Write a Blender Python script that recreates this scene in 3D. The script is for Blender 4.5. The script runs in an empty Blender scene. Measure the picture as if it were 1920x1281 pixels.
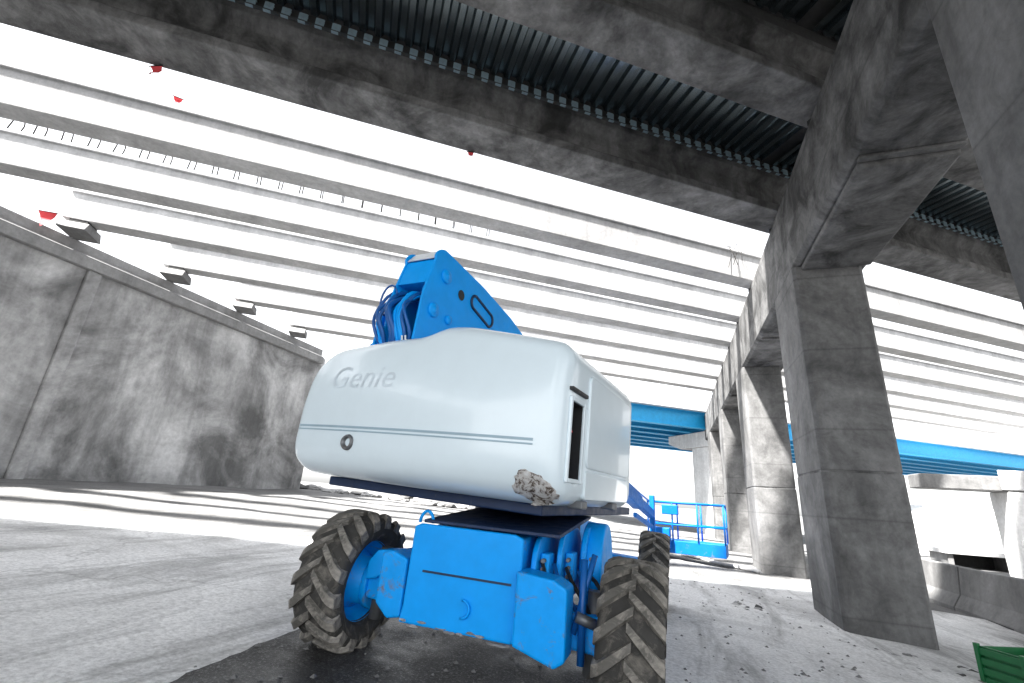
import bpy, bmesh, math, random
from mathutils import Matrix, Vector, noise
from mathutils.bvhtree import BVHTree

random.seed(11)
S = bpy.context.scene
COL = S.collection
PI = math.pi
H = 1.22                                   # eye height above the road datum

# ------------------------------------------------------------------ camera
cam_data = bpy.data.cameras.new('camera')
cam = bpy.data.objects.new('camera', cam_data)
COL.objects.link(cam)
R = ((0.94756717, -0.04253034, -0.3167138),
     (0.31302244, 0.32293481, 0.89315735),
     (0.06429163, -0.94546511, 0.31931538))
cam.matrix_world = Matrix(((R[0][0], -R[0][1], -R[0][2], 0.0),
                           (R[1][0], -R[1][1], -R[1][2], 0.0),
                           (R[2][0], -R[2][1], -R[2][2], H),
                           (0, 0, 0, 1)))
cam_data.sensor_width = 36.0
cam_data.lens = 16.05
cam_data.clip_start = 0.05
cam_data.clip_end = 3000
S.camera = cam

# ------------------------------------------------------------------ sky, sun, exposure
SUN_ELEV, SUN_AZ = 59.0, -147.0            # azimuth clockwise from +Y
world = bpy.data.worlds.new('World')
S.world = world
world.use_nodes = True
wn, wl = world.node_tree.nodes, world.node_tree.links
wn.clear()
sky = wn.new('ShaderNodeTexSky')
sky.sky_type = 'NISHITA'
sky.sun_disc = False
sky.sun_elevation = math.radians(SUN_ELEV)
sky.sun_rotation = math.radians(SUN_AZ)
sky.dust_density = 2.0
sky.air_density = 1.0
sky.ozone_density = 0.6
hsv = wn.new('ShaderNodeHueSaturation')    # thin white overcast: the sky has nearly no colour
hsv.inputs['Saturation'].default_value = 0.12
bg = wn.new('ShaderNodeBackground')
bg.inputs['Strength'].default_value = 0.09
out = wn.new('ShaderNodeOutputWorld')
wl.new(sky.outputs[0], hsv.inputs['Color'])
wl.new(hsv.outputs[0], bg.inputs['Color'])
wl.new(bg.outputs[0], out.inputs[0])

sun_data = bpy.data.lights.new('sun', 'SUN')
sun_data.energy = 5.0
sun_data.angle = math.radians(3)
sun_data.color = (1.0, 0.97, 0.93)
sun = bpy.data.objects.new('sun', sun_data)
COL.objects.link(sun)
_e, _a = math.radians(SUN_ELEV), math.radians(SUN_AZ)
_to = Vector((math.sin(_a) * math.cos(_e), math.cos(_a) * math.cos(_e), math.sin(_e)))
sun.rotation_euler = _to.to_track_quat('Z', 'Y').to_euler()
sun.location = _to * 60

S.view_settings.view_transform = 'Standard'
S.view_settings.look = 'None'
S.view_settings.gamma = 1.0
S.view_settings.use_curve_mapping = False
S.view_settings.exposure = 2.68
S.cycles.max_bounces = 8
S.cycles.diffuse_bounces = 4

# ------------------------------------------------------------------ materials
def new_mat(name):
    m = bpy.data.materials.new(name)
    m.use_nodes = True
    nt = m.node_tree
    b = nt.nodes['Principled BSDF']
    return m, nt, b

def pos_node(nt, scale=(1, 1, 1)):
    g = nt.nodes.new('ShaderNodeNewGeometry')
    mp = nt.nodes.new('ShaderNodeMapping')
    mp.inputs['Scale'].default_value = scale
    nt.links.new(g.outputs['Position'], mp.inputs['Vector'])
    return mp.outputs[0]

def noise_node(nt, vec, scale, detail=5, rough=0.6, dist=0.0):
    n = nt.nodes.new('ShaderNodeTexNoise')
    n.inputs['Scale'].default_value = scale
    n.inputs['Detail'].default_value = detail
    n.inputs['Roughness'].default_value = rough
    n.inputs['Distortion'].default_value = dist
    nt.links.new(vec, n.inputs['Vector'])
    return n.outputs['Fac']

def ramp(nt, fac, stops):
    r = nt.nodes.new('ShaderNodeValToRGB')
    while len(r.color_ramp.elements) < len(stops):
        r.color_ramp.elements.new(0.5)
    for e, (p, c) in zip(r.color_ramp.elements, stops):
        e.position = p
        e.color = (c, c, c, 1) if isinstance(c, (int, float)) else (*c, 1)
    nt.links.new(fac, r.inputs[0])
    return r.outputs[0]

def mix(nt, mode, fac, a, b):
    n = nt.nodes.new('ShaderNodeMix')
    n.data_type = 'RGBA'
    n.blend_type = mode
    for key, v in ((0, fac), (6, a), (7, b)):
        if hasattr(v, 'links') or hasattr(v, 'is_linked'):
            nt.links.new(v, n.inputs[key])
        else:
            n.inputs[key].default_value = v if key == 0 else (*v, 1)
    return n.outputs[2]

def bump(nt, b, height, strength=0.3, dist=0.02):
    n = nt.nodes.new('ShaderNodeBump')
    n.inputs['Strength'].default_value = strength
    n.inputs['Distance'].default_value = dist
    nt.links.new(height, n.inputs['Height'])
    nt.links.new(n.outputs[0], b.inputs['Normal'])

def concrete(name, lo, hi, streak=0.5, scale=1.0, rough=0.85, tint=(1, 1, 1), contrast=0.18, boards=0.0, sw=1.0):
    m, nt, b = new_mat(name)
    p = pos_node(nt)
    big = noise_node(nt, p, 0.9 * scale, 6, 0.65, 0.6)
    c = ramp(nt, big, [(0.5 - contrast, tuple(lo * t for t in tint)), (0.5 + contrast, tuple(hi * t for t in tint))])
    fine = noise_node(nt, p, 14 * scale, 6, 0.7)
    c = mix(nt, 'MULTIPLY', 0.55, c, ramp(nt, fine, [(0.25, 0.55), (0.7, 1.15)]))
    if streak > 0:                         # water stains running down the face
        ps = pos_node(nt, (2.2 * sw, 2.2 * sw, 0.16))
        st = noise_node(nt, ps, 1.6, 5, 0.62, 0.3)
        c = mix(nt, 'MULTIPLY', streak, c, ramp(nt, st, [(0.36, 0.35), (0.55, 1.0), (0.72, 1.25)]))
    if boards > 0:                         # faint formwork lifts
        sp = nt.nodes.new('ShaderNodeSeparateXYZ')
        nt.links.new(pos_node(nt), sp.inputs[0])
        md = nt.nodes.new('ShaderNodeMath'); md.operation = 'PINGPONG'
        md.inputs[1].default_value = boards / 2
        nt.links.new(sp.outputs['Z'], md.inputs[0])
        c = mix(nt, 'MULTIPLY', 0.5, c, ramp(nt, md.outputs[0], [(0.0, 0.35), (0.012, 0.75), (0.03, 1.0)]))
        blot = noise_node(nt, p, 3.2, 7, 0.75, 1.5)
        c = mix(nt, 'MULTIPLY', 0.35, c, ramp(nt, blot, [(0.36, 0.45), (0.5, 1.0), (0.68, 1.35)]))
    nt.links.new(c, b.inputs['Base Color'])
    b.inputs['Roughness'].default_value = rough
    pit = noise_node(nt, p, 38 * scale, 4, 0.7)
    bump(nt, b, pit, 0.35, 0.012)
    return m

def paint(name, col, rough=0.4, dirt=0.0, dirt_col=(0.16, 0.13, 0.1), metallic=0.0, coat=0.0, scuff=0.15, spec=0.5, even=False):
    m, nt, b = new_mat(name)
    tc = nt.nodes.new('ShaderNodeTexCoord').outputs['Object']
    n1 = noise_node(nt, tc, 5.0, 5, 0.65)
    c = mix(nt, 'MULTIPLY', scuff, col, ramp(nt, n1, [(0.3, 0.55), (0.65, 1.1)]))
    if dirt > 0:
        n2 = noise_node(nt, tc, 9.0, 7, 0.72, 0.8)
        f = ramp(nt, n2, [(0.62 - dirt * 0.35, 0.0), (0.78 - dirt * 0.3, 1.0)])
        c = mix(nt, 'MIX', f, c, dirt_col)
    nt.links.new(c, b.inputs['Base Color'])
    b.inputs['Roughness'].default_value = rough
    rn = ramp(nt, noise_node(nt, tc, 12, 4), [(0.3, max(0.05, rough - 0.1)), (0.7, min(1, rough + 0.15))])
    if not even:
        nt.links.new(rn, b.inputs['Roughness'])
    b.inputs['Metallic'].default_value = metallic
    b.inputs['Coat Weight'].default_value = coat
    b.inputs['Specular IOR Level'].default_value = spec
    return m

def plain(name, col, rough=0.6, metallic=0.0):
    return paint(name, col, rough, 0, metallic=metallic, scuff=0.25)

M = {}
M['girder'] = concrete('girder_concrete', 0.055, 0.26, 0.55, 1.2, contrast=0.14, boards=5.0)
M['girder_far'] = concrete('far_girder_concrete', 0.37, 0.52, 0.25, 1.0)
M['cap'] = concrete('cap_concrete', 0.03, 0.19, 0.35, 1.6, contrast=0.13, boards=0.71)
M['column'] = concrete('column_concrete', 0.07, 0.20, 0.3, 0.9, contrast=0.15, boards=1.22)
M['wall'] = concrete('wall_concrete', 0.15, 0.58, 0.6, 0.55, contrast=0.15, sw=0.42)
M['coping'] = concrete('coping_concrete', 0.22, 0.34, 0.25, 0.8)
M['pale'] = concrete('pale_concrete', 0.50, 0.66, 0.2, 0.5)
M['barrier'] = concrete('barrier_concrete', 0.11, 0.24, 0.3, 1.0)
M['galv'] = paint('galvanised_steel', (0.20, 0.24, 0.26), 0.26, 0, metallic=0.9, scuff=0.12, even=True)
M['tab'] = paint('galvanised_tab', (0.50, 0.66, 0.74), 0.35, 0, metallic=0.15, scuff=0.4)
M['deck'] = concrete('deck_concrete', 0.06, 0.11, 0.1)
M['rebar'] = plain('rusty_rebar', (0.012, 0.011, 0.010), 0.9)
M['bearing'] = plain('bearing_rubber', (0.03, 0.03, 0.03), 0.8)
M['blue'] = paint('blue_machine_paint', (0.0, 0.34, 0.93), 0.42, 0.0, scuff=0.2, spec=0.25)
M['blue_dirty'] = paint('worn_blue_machine_paint', (0.0, 0.34, 0.93), 0.45, 0.18, scuff=0.3, spec=0.25)
M['blue_sunlit'] = paint('sun_compensated_blue_paint', (0.0, 0.11, 0.42), 0.5, 0.05, scuff=0.3, spec=0.2)  # machine blue darkened in colour to offset sun on boom and platform
M['blue_dark'] = paint('dark_blue_deck_paint', (0.004, 0.022, 0.075), 0.5, 0.05, scuff=0.4)
M['blue_hose'] = paint('blue_hose', (0.004, 0.10, 0.36), 0.4, scuff=0.4)
M['blue_steel'] = paint('blue_bridge_paint', (0.012, 0.34, 0.66), 0.5, 0.0, scuff=0.3)
M['shell'] = paint('white_shell_paint', (0.69, 0.80, 0.862), 0.24, 0, coat=0.3, scuff=0.06, even=True)
M['shell_trim'] = paint('grey_shell_trim', (0.30, 0.42, 0.50), 0.45, scuff=0.2)
M['letter'] = paint('faded_lettering', (0.60, 0.70, 0.765), 0.45, scuff=0.5)
M['silver'] = paint('pale_decal', (0.75, 0.80, 0.84), 0.35, scuff=0.2)
M['black'] = plain('black_interior', (0.012, 0.013, 0.015), 0.6)
M['steel'] = paint('dark_steel', (0.16, 0.17, 0.18), 0.45, 0.3, metallic=0.5)
M['rubber'] = paint('dusty_rubber', (0.035, 0.034, 0.032), 0.8, 0.35, dirt_col=(0.14, 0.13, 0.115))
M['lug'] = paint('worn_tread_rubber', (0.11, 0.105, 0.095), 0.75, 0.45, dirt_col=(0.30, 0.28, 0.25), scuff=0.6)
M['red'] = plain('red_flag_cloth', (0.62, 0.05, 0.06), 0.7)
M['green'] = plain('green_plastic', (0.004, 0.12, 0.035), 0.45)
M['chip'] = None

def broken_mat():
    m, nt, b = new_mat('broken_shell_filler')
    tc = nt.nodes.new('ShaderNodeTexCoord').outputs['Object']
    n = noise_node(nt, tc, 16, 8, 0.75, 1.2)
    c = ramp(nt, n, [(0.36, (0.012, 0.010, 0.009)), (0.44, (0.12, 0.09, 0.07)), (0.50, (0.52, 0.51, 0.5)), (0.70, (0.72, 0.75, 0.77))])
    nt.links.new(c, b.inputs['Base Color'])
    b.inputs['Roughness'].default_value = 0.9
    bump(nt, b, n, 0.9, 0.03)
    return m
M['chip'] = broken_mat()

def ground_mat(name, k):
    m, nt, b = new_mat(name)
    p = pos_node(nt)
    big = noise_node(nt, p, 0.35, 7, 0.68, 0.8)
    c = ramp(nt, big, [(0.30, 0.20 * k), (0.5, 0.34 * k), (0.7, 0.44 * k)])
    pl = pos_node(nt, (1.6, 0.28, 1))      # drag marks and wheel tracks along the road
    tr = noise_node(nt, pl, 1.2, 6, 0.7, 0.5)
    c = mix(nt, 'MULTIPLY', 0.55, c, ramp(nt, tr, [(0.36, 0.25), (0.5, 1.0)]))
    gr = noise_node(nt, p, 30, 6, 0.75)
    c = mix(nt, 'MULTIPLY', 0.7, c, ramp(nt, gr, [(0.3, 0.45), (0.62, 1.15)]))
    v = nt.nodes.new('ShaderNodeTexVoronoi')
    v.feature = 'DISTANCE_TO_EDGE'
    v.inputs['Scale'].default_value = 0.42
    dv = nt.nodes.new('ShaderNodeVectorMath')
    dv.operation = 'ADD'
    nn = nt.nodes.new('ShaderNodeTexNoise')
    nn.inputs['Scale'].default_value = 2.2
    nn.inputs['Detail'].default_value = 5
    nt.links.new(p, nn.inputs['Vector'])
    nt.links.new(p, dv.inputs[0])
    nt.links.new(nn.outputs['Color'], dv.inputs[1])
    nt.links.new(dv.outputs[0], v.inputs['Vector'])
    c = mix(nt, 'MULTIPLY', 0.35, c, ramp(nt, v.outputs['Distance'], [(0.001, 0.25), (0.012, 1.0)]))
    nt.links.new(c, b.inputs['Base Color'])
    b.inputs['Roughness'].default_value = 0.92
    bump(nt, b, gr, 0.6, 0.02)
    return m
M['ground'] = ground_mat('grey_dirt', 0.42)
M['shade_lift'] = ground_mat('shade_brightened_ground', 2.1)  # ground texture again, colour raised to lighten the shaded area

def asphalt_mat():
    m, nt, b = new_mat('dark_asphalt')
    p = pos_node(nt)
    g = noise_node(nt, p, 55, 5, 0.85)
    c = ramp(nt, g, [(0.38, 0.008), (0.54, 0.035), (0.66, 0.26)])
    big = noise_node(nt, p, 1.1, 5, 0.65)
    c = mix(nt, 'MULTIPLY', 0.6, c, ramp(nt, big, [(0.35, 0.5), (0.65, 1.2)]))
    nt.links.new(c, b.inputs['Base Color'])
    nt.links.new(ramp(nt, big, [(0.38, 0.32), (0.6, 0.75)]), b.inputs['Roughness'])
    bump(nt, b, g, 0.9, 0.015)
    return m
M['asphalt'] = asphalt_mat()

def rock_mat():
    m, nt, b = new_mat('rubble_stone')
    oi = nt.nodes.new('ShaderNodeObjectInfo')
    c = ramp(nt, oi.outputs['Random'], [(0.0, 0.06), (0.5, 0.2), (1.0, 0.45)])
    p = pos_node(nt)
    c = mix(nt, 'MULTIPLY', 0.6, c, ramp(nt, noise_node(nt, p, 9, 6, 0.7), [(0.3, 0.5), (0.7, 1.2)]))
    nt.links.new(c, b.inputs['Base Color'])
    b.inputs['Roughness'].default_value = 0.95
    return m
M['rock'] = rock_mat()

# ------------------------------------------------------------------ mesh helpers
WORLD = {}

class MB:
    """collects shapes; mesh() makes one mesh datablock"""
    def __init__(self):
        self.v, self.f, self.sm = [], [], []

    def add(self, vs, fs, smooth=False):
        o = len(self.v)
        self.v += [tuple(p) for p in vs]
        self.f += [tuple(i + o for i in f) for f in fs]
        self.sm += [smooth] * len(fs)
        return self

    def box(self, lo, hi, mat=None):
        x0, y0, z0 = lo
        x1, y1, z1 = hi
        vs = [(x0, y0, z0), (x1, y0, z0), (x1, y1, z0), (x0, y1, z0), (x0, y0, z1), (x1, y0, z1), (x1, y1, z1), (x0, y1, z1)]
        if mat is not None:
            vs = [mat @ Vector(p) for p in vs]
        return self.add(vs, [(3, 2, 1, 0), (4, 5, 6, 7), (0, 1, 5, 4), (1, 2, 6, 5), (2, 3, 7, 6), (3, 0, 4, 7)])

    def prism(self, poly, a, b, fn, smooth=False):
        """poly: 2-D outline; fn(u, v, w) -> 3-D; extruded from w=a to w=b"""
        n = len(poly)
        vs = [fn(u, v, a) for u, v in poly] + [fn(u, v, b) for u, v in poly]
        fs = [tuple(range(n - 1, -1, -1)), tuple(range(n, 2 * n))]
        self.add(vs, fs, False)
        o = len(self.v) - 2 * n
        for i in range(n):
            j = (i + 1) % n
            self.f.append((o + i, o + j, o + n + j, o + n + i))
            self.sm.append(smooth)
        return self

    def tube(self, pts, r, n=8, cap=True):
        pts = [Vector(p) for p in pts]
        rings = []
        up = None
        for i, p in enumerate(pts):
            d = (pts[min(i + 1, len(pts) - 1)] - pts[max(i - 1, 0)]).normalized()
            if up is None:
                up = d.orthogonal().normalized()
            up = (up - d * up.dot(d)).normalized()
            sd = d.cross(up)
            rr = r[i] if isinstance(r, (list, tuple)) else r
            rings.append([p + (up * math.cos(2 * PI * k / n) + sd * math.sin(2 * PI * k / n)) * rr for k in range(n)])
        vs = [q for ring in rings for q in ring]
        fs = []
        for i in range(len(rings) - 1):
            for k in range(n):
                l = (k + 1) % n
                fs.append((i * n + k, i * n + l, (i + 1) * n + l, (i + 1) * n + k))
        self.add(vs, fs, True)
        if cap:
            o = len(self.v) - len(vs)
            self.f += [tuple(o + k for k in range(n - 1, -1, -1)), tuple(o + len(vs) - n + k for k in range(n))]
            self.sm += [False, False]
        return self

    def lathe(self, prof, n=40, closed=False):
        """profile (x, r) turned about the X axis"""
        k = len(prof)
        vs = []
        for i in range(n):
            a = 2 * PI * i / n
            vs += [(x, r * math.cos(a), r * math.sin(a)) for x, r in prof]
        fs = []
        for i in range(n):
            j = (i + 1) % n
            for q in range(k if closed else k - 1):
                w = (q + 1) % k
                fs.append((i * k + q, i * k + w, j * k + w, j * k + q))
        return self.add(vs, fs, True)

    def mesh(self, name, fix=True):
        me = bpy.data.meshes.new(name)
        me.from_pydata(self.v, [], self.f)
        me.polygons.foreach_set('use_smooth', self.sm)
        if fix:
            bm = bmesh.new()
            bm.from_mesh(me)
            bmesh.ops.recalc_face_normals(bm, faces=bm.faces)
            bm.to_mesh(me)
            bm.free()
        me.update()
        return me


def put(name, me, mat, parent=None, W=None, bevel=0.0, seg=2):
    o = bpy.data.objects.new(name, me)
    COL.objects.link(o)
    if mat is not None and len(me.materials) == 0:
        me.materials.append(mat)
    W = W.copy() if W is not None else Matrix.Identity(4)
    WORLD[o.name] = W
    if parent is not None:
        o.parent = parent
        o.matrix_basis = WORLD[parent.name].inverted() @ W
    else:
        o.matrix_basis = W
    if bevel > 0:
        b = o.modifiers.new('bevel', 'BEVEL')
        b.width = bevel
        b.segments = seg
        b.limit_method = 'ANGLE'
        b.angle_limit = math.radians(35)
    return o


def root(name, loc):
    o = bpy.data.objects.new(name, None)
    COL.objects.link(o)
    o.location = loc
    o.empty_display_size = 0.2
    WORLD[o.name] = Matrix.Translation(loc)
    return o


def tag(o, label=None, cat=None, group=None, kind=None):
    for k, v in (('label', label), ('category', cat), ('group', group), ('kind', kind)):
        if v:
            o[k] = v
    return o


def T(x, y, z):
    return Matrix.Translation((x, y, z))


def ground_z(x):
    return -0.038 - 0.0715 * max(-14.6, min(6.2, x))


def gnoise(x, y):
    n = 0.05 * noise.noise((x * 0.6, y * 0.6, 0.3)) + 0.022 * noise.noise((x * 2.3, y * 2.3, 4.1))
    w = 1.0
    if -3.5 < x < 0.6 and y < 8.5:         # compacted under the machine
        w = 0.0
    elif -4.3 < x < 1.4 and y < 9.5:
        w = 0.4
    return n * w

# ------------------------------------------------------------------ ground
def build_ground():
    xs = [-600, -250, -110, -60, -35, -22, -16] + [-14.6 + i * 0.32 for i in range(66)] + [7, 9, 12, 17, 25, 40, 70, 140, 300, 600]
    ys = [-400, -120, -40, -20, -10, -6] + [-4 + i * 0.32 for i in range(90)] + [26, 29, 34, 42, 55, 80, 130, 250, 500, 900]
    vs, fs = [], []
    for y in ys:
        for x in xs:
            near = -14.7 < x < 6.4 and -4.1 < y < 25
            vs.append((x, y, ground_z(x) + (gnoise(x, y) if near else 0.0)))
    n = len(xs)
    for j in range(len(ys) - 1):
        for i in range(n - 1):
            fs.append((j * n + i, j * n + i + 1, (j + 1) * n + i + 1, (j + 1) * n + i))
    mb = MB().add(vs, fs, True)
    tag(put('ground', mb.mesh('ground', False), M['ground']), kind='structure')
    # added pale sheet, its colour brightens the ground lying in the deck's shade
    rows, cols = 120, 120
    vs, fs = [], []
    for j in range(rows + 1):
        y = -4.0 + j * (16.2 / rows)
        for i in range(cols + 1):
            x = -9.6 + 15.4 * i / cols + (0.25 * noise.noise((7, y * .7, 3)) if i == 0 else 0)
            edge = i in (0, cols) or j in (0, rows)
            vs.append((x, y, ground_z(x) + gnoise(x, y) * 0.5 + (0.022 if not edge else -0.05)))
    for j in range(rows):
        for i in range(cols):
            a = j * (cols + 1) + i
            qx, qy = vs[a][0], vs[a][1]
            if -0.588 * qx + 0.809 * qy < 8.3:      # sheet is cut off where the deck's shade ends
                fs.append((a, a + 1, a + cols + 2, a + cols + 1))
    tag(put('added_shade_lift_sheet', MB().add(vs, fs, True).mesh('added_shade_lift_sheet', False), M['shade_lift']), kind='structure')
    # asphalt lane under the machine, ragged edge, about 8 mm proud
    rows = 150
    vs, fs = [], []
    for j in range(rows + 1):
        y = -3.5 + j * (11.3 / rows)
        e0 = -2.62 + 0.05 * noise.noise((0, y * 1.3, 1)) + 0.05 * noise.noise((0, y * 5, 1)) + 0.03 * noise.noise((0, y * 14, 1)) - 0.11 * y
        e1 = -0.02 + 0.25 * noise.noise((3, y * 1.1, 2)) + 0.06 * noise.noise((3, y * 5, 2))
        for i in range(9):
            x = e0 + (e1 - e0) * i / 8
            vs.append((x, y, ground_z(x) + gnoise(x, y) + (0.034 if 0 < i < 8 and 0 < j < rows else -0.02)))
    for j in range(rows):
        for i in range(8):
            a = j * 9 + i
            fs.append((a, a + 1, a + 10, a + 9))
    tag(put('road', MB().add(vs, fs, True).mesh('road', False), M['asphalt']), kind='structure')

build_ground()

# ------------------------------------------------------------------ bridge grid: s across the girders, t along them
AZ = math.radians(54)
NX, NY = -math.cos(AZ), math.sin(AZ)
DX, DY = math.sin(AZ), math.cos(AZ)
ZB = H + 5.40                              # underside of the girders
ZT = ZB + 0.95                             # top of the girders
ZS = ZB + 1.16                             # underside of the deck forms
CAP_X0, CAP_X1 = 2.09, 3.20
CAP_Z0, CAP_Z1 = H + 3.89, H + 5.31
WALL_X = -13.2

def st(s, t, z):
    return (NX * s + DX * t, NY * s + DY * t, z)

def t_at_x(s, x):
    return (x - NX * s) / DX

ZT_FAR = ZB + 0.76

def girder_profile(c, w, ZT=ZT):
    h = w / 2
    if ZT == ZT_FAR:
        return [(c - h, ZB), (c + h, ZB), (c + h, ZT - 0.10), (c + h + 0.04, ZT - 0.085), (c + h + 0.04, ZT), (c - h - 0.04, ZT), (c - h - 0.04, ZT - 0.085), (c - h, ZT - 0.10)]
    return [(c - h, ZB), (c + h, ZB), (c + h, ZB + 0.16), (c + 0.10, ZB + 0.32), (c + 0.10, ZT - 0.26),
            (c + 0.25, ZT - 0.12), (c + 0.25, ZT), (c - 0.25, ZT), (c - 0.25, ZT - 0.12), (c - 0.10, ZT - 0.26),
            (c - 0.10, ZB + 0.32), (c - h, ZB + 0.16)]

def girder(c, w, x0, x1, mat, label, group, loops=None, bearings=(), ZT=ZT):
    t0, t1 = t_at_x(c, x0), t_at_x(c, x1)
    r = root('bridge_girder', st(c, t0, ZB))
    tag(r, label, 'girder', group)
    base = T(*st(c, t0, ZB))
    inv = base.inverted()
    mb = MB().prism(girder_profile(c, w, ZT), t0, t1, lambda u, v, q: inv @ Vector(st(u, q, v)))
    put('beam', mb.mesh('beam'), mat, r, base, 0.018)
    for bx in bearings:
        tb = t_at_x(c, bx)
        dz = 0.09
        if bx < 0:
            pb = MB().prism([(c - 0.36, ZB - 0.288), (c + 0.36, ZB - 0.288), (c + 0.26, ZB - 0.092), (c - 0.26, ZB - 0.092)], tb - 0.3, tb + 0.26, lambda u, v, q: inv @ Vector(st(u, q, v)))
            put('pedestal', pb.mesh('pedestal'), M['barrier'], r, base, 0.012)
        mb = MB().prism([(c - 0.2, ZB - dz), (c + 0.2, ZB - dz), (c + 0.2, ZB - 0.003), (c - 0.2, ZB - 0.003)], tb - 0.18, tb + 0.18,
                        lambda u, v, q: inv @ Vector(st(u, q, v)))
        put('bearing_pad', mb.mesh('bearing_pad'), M['bearing'], r, base)
    if loops:
        pitch, hgt, lx0, lx1, rad = loops
        pts = []
        for k in range(9):
            a = PI * k / 8
            pts.append((-0.13 * math.cos(a) if 0 < k < 8 else (-0.13 if k == 0 else 0.13), 0, hgt - 0.13 + 0.13 * math.sin(a)))
        pts = [(-0.13, 0, -0.03)] + pts + [(0.13, 0, -0.03)]
        lm = MB().tube(pts, rad, 5).mesh('rebar_loop')
        lm.materials.append(M['rebar'])
        ta, tb = t_at_x(c, lx0), t_at_x(c, lx1)
        k = 0
        rot = Matrix.Rotation(math.atan2(NY, NX), 4, 'Z')
        while ta + k * pitch < tb:
            jit = Matrix.Rotation(random.uniform(-0.10, 0.10), 4, 'Y') @ Matrix.Rotation(random.uniform(-0.06, 0.06), 4, 'X')
            put('rebar_loop', lm, None, r, T(*st(c, ta + k * pitch + random.uniform(-.02, .02), ZT)) @ rot @ jit)
            k += 1
    return r

NEAR = [(5.93, 'near deck edge girder with light underside, crossing the whole top of the picture', True),
        (3.60, 'second deck girder above the corrugated metal forms, short light underside at top right', True),
        (1.27, 'deck girder directly overhead in the dark beside the top of the cap beam', False)]
girder(5.93, 0.66, WALL_X, 2.62, M['girder'], NEAR[0][1], 'girders under the finished deck', bearings=(2.35,))
girder(3.60, 0.60, WALL_X, 2.62, M['girder'], NEAR[1][1], 'girders under the finished deck', bearings=(2.35,))
girder(1.27, 0.60, WALL_X, 2.62, M['girder'], NEAR[2][1], 'girders under the finished deck', bearings=(2.35,))
girder(-1.06, 0.60, WALL_X, 2.62, M['girder'], 'deck girder behind the overhead one, out over the viewer', 'girders under the finished deck', bearings=(2.35,))
girder(5.93, 0.66, 2.72, 19, M['girder'], 'deck edge girder continuing right of the cap beam, behind the near dark column', 'girders of the right hand span', bearings=(2.98,))
girder(3.60, 0.60, 2.72, 19, M['girder'], 'dark deck girder right of the cap beam beside the corrugated forms', 'girders of the right hand span', bearings=(2.98,))
girder(1.27, 0.60, 2.72, 19, M['girder'], 'deck girder right of the cap beam above the nearest column', 'girders of the right hand span', bearings=(2.98,))
ORD = ['first', 'second', 'third', 'fourth', 'fifth', 'sixth', 'seventh']
FAR = [8.22, 10.16, 12.05, 13.93, 15.8, 17.7]
for i, c in enumerate(FAR):
    lp = None
    if i == 0:
        lp = (0.95, 0.14, WALL_X + 3.5, -2.0, 0.013)
    elif i == 1:
        lp = (0.45, 0.50, WALL_X + 0.6, -4.0, 0.013)
    girder(c, 0.42, WALL_X + 0.08 + (0.0 if i > 1 else -0.3), 2.62, M['girder_far'],
           f'{ORD[i]} bare white girder beyond the deck edge, left of the cap beam', 'bare girders of the unfinished span',
           lp, bearings=(WALL_X + 0.35, 2.35), ZT=ZT_FAR)
    girder(c, 0.42, 2.72, 19, M['girder_far'],
           f'{ORD[i]} bare white girder beyond the deck edge, right of the cap beam', 'bare girders of the right hand span', bearings=(2.98,), ZT=ZT_FAR)

# splayed bars at the end of the first bare girder
sb = root('rebar_bundle', st(8.22, t_at_x(8.22, 1.6), ZT))
tag(sb, 'splayed thin rebar ends sticking out beside the cap beam, above the first bare girder', 'rebar')
for k in range(9):
    p0 = Vector(st(8.05, t_at_x(8.22, 1.5 + 0.04 * k), ZT - 0.1))
    p2 = p0 + Vector((random.uniform(-0.9, 0.25), random.uniform(-0.5, 0.1), random.uniform(-0.75, 0.1)))
    pm = (p0 + p2) / 2 + Vector((0, 0, 0.06))
    put('bar', MB().tube([p0 - Vector(sb.location), pm - Vector(sb.location), p2 - Vector(sb.location)], 0.007, 5).mesh('bar'), M['rebar'], sb, WORLD[sb.name])

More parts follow.
